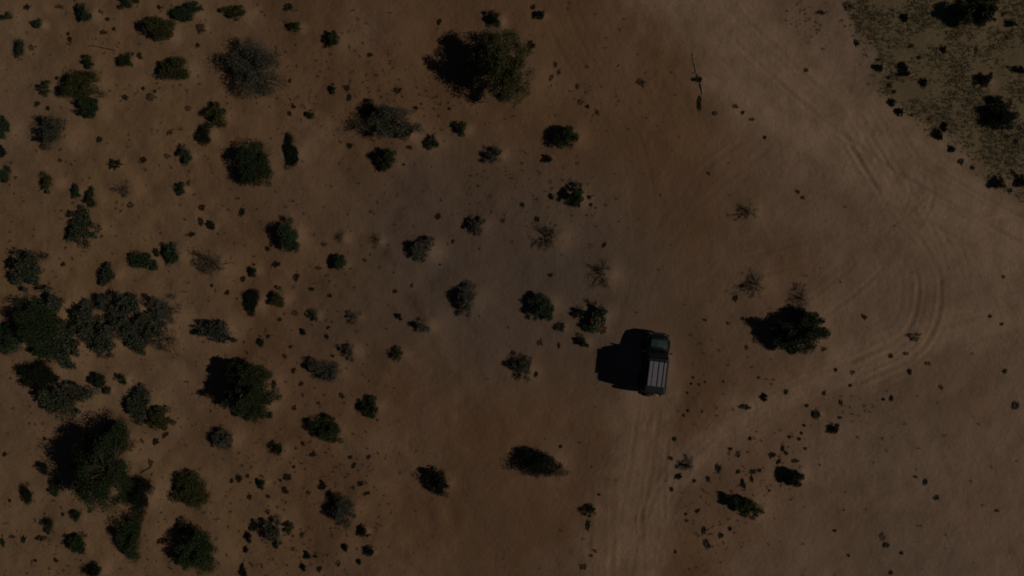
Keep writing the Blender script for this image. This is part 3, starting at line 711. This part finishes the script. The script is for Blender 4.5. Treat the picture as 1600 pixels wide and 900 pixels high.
rg = random.Random(99)
spots = []
while len(spots) < 7500:
    x, y = rg.uniform(edge[0, 0], 37), rg.uniform(2, 22)
    g = at(GRASS, x, y)
    if rg.random() < g * g * (0.5 + 0.9 * float(N3(np.array(x), np.array(y), 0.8))): spots.append((x, y, rg.uniform(.05, .17)))
strew('dry_grass', M['straw'], spots, .2, 9, 1, 'sparse dry olive grass in the top right corner', 'grass', .35)
def zone(px, py, rx, ry, n, dens_only=False):
    r = []
    for _ in range(n):
        x, y = W2(rg.gauss(px, rx), rg.gauss(py, ry)); r.append((x, y))
    return r
lit = zone(640, 150, 85, 35, 260) + zone(780, 290, 60, 40, 130) + zone(480, 120, 60, 50, 90) + zone(150, 860, 110, 40, 110) + zone(530, 740, 60, 40, 120) \
    + zone(460, 850, 60, 35, 110) + zone(1170, 740, 55, 50, 150) + zone(1110, 840, 35, 40, 70) + zone(930, 150, 55, 50, 70) + zone(1290, 640, 80, 40, 90) \
    + zone(900, 330, 50, 30, 60) + zone(1270, 30, 30, 25, 70) + zone(1120, 560, 50, 40, 40)
for _ in range(1700): lit.append(W2(rg.uniform(-40, 620), rg.uniform(-30, 930)))
for _ in range(260): lit.append(W2(rg.uniform(620, 1640), rg.uniform(-30, 930)))
lit = [(x, y, rg.choice((.05, .07, .09, .12, .16))) for x, y in lit if at(TRACK, x, y) < .4 or rg.random() < .12]
strew('ground_litter', M['tuft'], lit[::2], .1, 7, 2, 'tiny dark sprigs and litter peppered over the sand', 'litter', .3)
strew('dry_sprigs', M['brown'], lit[1::2], .1, 7, 3, 'tiny brown sprigs peppered over the sand', 'litter', .3)

# ------------------------------------------------------------------ the off-road car (front towards the top of the photograph)
def bm_obj(name, bm, mat, parent, smooth=False, bevel=0.0, seg=2):
    if bevel: bmesh.ops.bevel(bm, geom=list(bm.edges), offset=bevel, segments=seg, affect='EDGES', profile=.6)
    bmesh.ops.recalc_face_normals(bm, faces=bm.faces)
    me = bpy.data.meshes.new(name); bm.to_mesh(me); bm.free(); me.materials.append(mat)
    if smooth:
        for f in me.polygons: f.use_smooth = True
    return obj(name, me, parent)
def loft(sections):
    """sections: list of rings of equal length, closed at both ends"""
    bm = bmesh.new(); R = [[bm.verts.new(v) for v in s] for s in sections]; n = len(R[0])
    for a, b in zip(R[:-1], R[1:]):
        for k in range(n): bm.faces.new((a[k], a[(k + 1) % n], b[(k + 1) % n], b[k]))
    bm.faces.new(R[0][::-1]); bm.faces.new(R[-1]); return bm
def boxm(x0, x1, y0, y1, z0, z1):
    return loft([[(x0, y0, z0), (x1, y0, z0), (x1, y1, z0), (x0, y1, z0)], [(x0, y0, z1), (x1, y0, z1), (x1, y1, z1), (x0, y1, z1)]])
def lathe(prof, n=24, axis_='x'):
    rings = []
    for a, r in prof:
        ring = []
        for k in range(n):
            t = 2 * math.pi * k / n
            ring.append((a, r * math.cos(t), r * math.sin(t)) if axis_ == 'x' else (r * math.cos(t), a, r * math.sin(t)))
        rings.append(ring)
    return loft(rings)
def pane(pts, th, name, mat, parent):
    """thin solid pane from a quad, thickened inwards"""
    P = [Vector(p) for p in pts]; nrm = (P[1] - P[0]).cross(P[3] - P[0]).normalized()
    return bm_obj(name, loft([[tuple(p - nrm * th) for p in P], [tuple(p + nrm * .004) for p in P]]), mat, parent)

def build_car():
    c = empty('off_road_car', (CAR[0], CAR[1], gz(*CAR) - .012), CAR_ROT)
    tag(c, 'dark boxy off-road car with silver roof rack, parked on sand', 'car')
    # lower body: octagonal section, lofted along its length
    def ring(y, w_, z0, z1):
        return [(-w_ + .08, y, z0), (w_ - .08, y, z0), (w_, y, z0 + .12), (w_, y, z1 - .1), (w_ - .07, y, z1), (-w_ + .07, y, z1), (-w_, y, z1 - .1), (-w_, y, z0 + .12)]
    bm = loft([ring(-1.88, .74, .48, 1.0), ring(-1.8, .78, .42, 1.03), ring(.9, .78, .42, 1.03), ring(1.3, .76, .42, .97), ring(1.8, .72, .46, .92), ring(1.92, .62, .5, .86)])
    bm_obj('body', bm, M['paint'], c)
    # hood, slightly crowned
    secs = []
    for y, w_, z in ((.93, .70, 1.04), (1.25, .69, 1.01), (1.6, .66, .965), (1.86, .58, .90)):
        secs.append([(-w_, y, z - .06), (-w_, y, z), (-w_ * .5, y, z + .035), (0, y, z + .045), (w_ * .5, y, z + .035), (w_, y, z), (w_, y, z - .06)])
    hood = bm_obj('hood', loft(secs), M['paint'], c, True)
    ps = []
    for y, dz in ((1.17, 1.063), (1.3, 1.068), (1.55, 1.028), (1.63, 1.0)):
        ps.append([(-.42, y, dz - .03), (-.42, y, dz + .0), (0, y, dz + .03), (.54, y, dz + .0), (.54, y, dz - .03)])
    bm_obj('hood_panel', loft(ps), M['teal'], hood, False)['label'] = 'muted teal panel across the hood'
    # cabin with pillars
    def cring(z, w_, y0, y1, r=.1):
        return [(-w_ + r, y0, z), (w_ - r, y0, z), (w_, y0 + r, z), (w_, y1 - r, z), (w_ - r, y1, z), (-w_ + r, y1, z), (-w_, y1 - r, z), (-w_, y0 + r, z)]
    bm_obj('cabin', loft([cring(1.0, .765, -1.84, .93), cring(1.42, .72, -1.82, .68), cring(1.76, .665, -1.78, .46)]), M['paint'], c)
    roof = bm_obj('roof', loft([cring(1.763, .675, -1.8, .48), cring(1.80, .66, -1.78, .45), cring(1.825, .56, -1.66, .33)]), M['roofblue'], c, False)
    for s in (-1, 1):
        rail = bm_obj('gutter', boxm(s * .69 - .012, s * .69 + .012, -1.7, .4, 1.745, 1.775), M['steel'], roof)
    # glass
    def side(y0, y1, s):
        def at_(z, y): return (s * (.765 - (z - 1.0) * .131 + .002), y, z)
        q = [at_(1.09, y0), at_(1.09, y1), at_(1.66, y1 - (.18 if y1 > .6 else .02)), at_(1.66, y0)]
        return q if s > 0 else q[::-1]
    wf = [(-.63, .897, 1.08), (.63, .897, 1.08), (.56, .517, 1.70), (-.56, .517, 1.70)]
    wf = [(x, y + .012, z) for x, y, z in wf]
    g = pane(wf[::-1], .012, 'windscreen', M['glass'], c)
    for k in (-.3, .25):
        v, f = tubes([((k, .93, 1.08), (k + .34, .80, 1.30), .010, .006)]); obj('wiper', mesh_np('wiper', v, f, M['rubber']), g)
    pane([(.60, -1.842, 1.12), (-.60, -1.842, 1.12), (-.55, -1.81, 1.62), (.55, -1.81, 1.62)], .01, 'rear_window', M['glass'], c)
    for s in (-1, 1):
        pane(side(-1.66, -.78, s), .01, 'side_window', M['glass'], c)
        for (y0, y1, wy0, wy1) in ((-.72, .02, -.66, -.02), (.05, .88, .11, .72)):
            d = bm_obj('door', boxm(min(s * .776, s * .792), max(s * .776, s * .792), y0, y1, .5, .96), M['paint'], c, bevel=.006, seg=1)
            pane(side(wy0, wy1, s), .01, 'door_window', M['glass'], d)
            bm_obj('handle', boxm(min(s * .792, s * .82), max(s * .792, s * .82), y0 + .08, y0 + .22, .86, .89), M['steel'], d)
        # mirror
        m = bm_obj('mirror', boxm(s * .91 - .09, s * .91 + .09, .78, .86, 1.08, 1.26), M['paint'], c, bevel=.02)
        v, f = tubes([((s * .76, .80, 1.07), (s * .9, .82, 1.14), .02, .016)]); obj('mirror_arm', mesh_np('mirror_arm', v, f, M['steel']), m)
        # fenders over the wheels
        for y in (1.22, -1.18):
            secs = []
            for k in range(9):
                t = math.pi * k / 8; r0, r1 = .40, .45
                yy, zz = y + math.cos(t), math.sin(t)
                secs.append([(s * .76, y + r0 * math.cos(t), .40 + r0 * math.sin(t)), (s * .87, y + r0 * math.cos(t), .40 + r0 * math.sin(t)), (s * .87, y + r1 * math.cos(t), .40 + r1 * math.sin(t)), (s * .76, y + r1 * math.cos(t), .40 + r1 * math.sin(t))])
            bm_obj('fender', loft(secs), M['rubber'], c)
            wl = empty('wheel', (s * .73, y, .37)); wl.parent = c
            bm_obj('tyre', lathe([(-.11, .22), (-.125, .30), (-.10, .365), (-.05, .38), (.05, .38), (.10, .365), (.125, .30), (.11, .22)]), M['rubber'], wl, True)
            bm_obj('rim', lathe([(-.112, .05), (-.105, .20), (-.09, .225), (.09, .225), (.105, .20), (.085, .12), (.118, .05)]), M['steel'], wl, True)
        hl = bm_obj('headlight', lathe([(1.885, .02), (1.90, .085), (1.935, .08), (1.955, .03)], 16, 'y'), M['lamp'], c, True); hl.location = (s * .47, 0, .74)
        bm_obj('tail_light', boxm(s * .68 - .05, s * .68 + .05, -1.91, -1.87, .72, .95), M['red'], c, bevel=.01)
    bm_obj('grille', boxm(-.36, .36, 1.90, 1.94, .62, .82), M['steel'], c)
    bp = loft([[(x, y, z) for x, y, z in ((-.8, 1.88, .46), (-.8, 1.98, .46), (-.8, 1.98, .62), (-.8, 1.88, .62))], [(-.45, 1.93, .46), (-.45, 2.08, .46), (-.45, 2.08, .64), (-.45, 1.93, .64)],
               [(.45, 1.93, .46), (.45, 2.08, .46), (.45, 2.08, .64), (.45, 1.93, .64)], [(.8, 1.88, .46), (.8, 1.98, .46), (.8, 1.98, .62), (.8, 1.88, .62)]])
    bm_obj('front_bumper', bp, M['steel'], c)
    rbm = bm_obj('rear_bumper', boxm(-.78, .72, -2.06, -1.885, .46, .60), M['steel'], c, bevel=.02)
    # spare wheel on the left of the tail and a cream can on the right
    sw = empty('spare_wheel', (-.33, -1.98, .98)); sw.parent = c
    bm_obj('tyre', lathe([(-.09, .20), (-.10, .29), (-.07, .345), (.07, .345), (.10, .29), (.09, .20)], 24, 'y'), M['rubber'], sw, True)
    bm_obj('rim', lathe([(-.105, .05), (-.095, .18), (.085, .2), (.088, .05)], 20, 'y'), M['alloy'], sw, True)
    can = bm_obj('fuel_can', boxm(.13, .46, -2.06, -1.90, .605, 1.02), M['cream'], c, bevel=.03)
    bm_obj('cap', boxm(.22, .30, -2.01, -1.95, 1.02, 1.06), M['steel'], can, bevel=.008)
    # roof rack: dark frame, three broad silver slats, a gap between each
    rk = empty('roof_rack', (0.03, 0, 0)); rk.parent = c
    for y in (-1.26, -.78, -.3, .2): bm_obj('crossbar', boxm(-.60, .60, y - .025, y + .025, 1.87, 1.91), M['steel'], rk)
    for s in (-1, 1):
        bm_obj('side_rail', boxm(s * .60 - .02, s * .60 + .02, -1.34, .30, 1.90, 1.98), M['steel'], rk, bevel=.008, seg=1)
        for y in (-1.2, -.5, .15): bm_obj('foot', boxm(s * .57 - .02, s * .57 + .02, y - .03, y + .03, 1.79, 1.885), M['steel'], rk)
    for x0, x1 in ((-.56, -.36), (-.31, -.02), (.05, .30), (.37, .55)):
        bm_obj('slat', boxm(x0, x1, -1.30, .27, 1.912, 1.94), M['alloy'], rk, bevel=.006, seg=1)
    v, f = tubes([((.6, .9, 1.02), (.6, .93, 1.9), .008, .004)]); obj('antenna', mesh_np('antenna', v, f, M['steel']), c)
build_car()
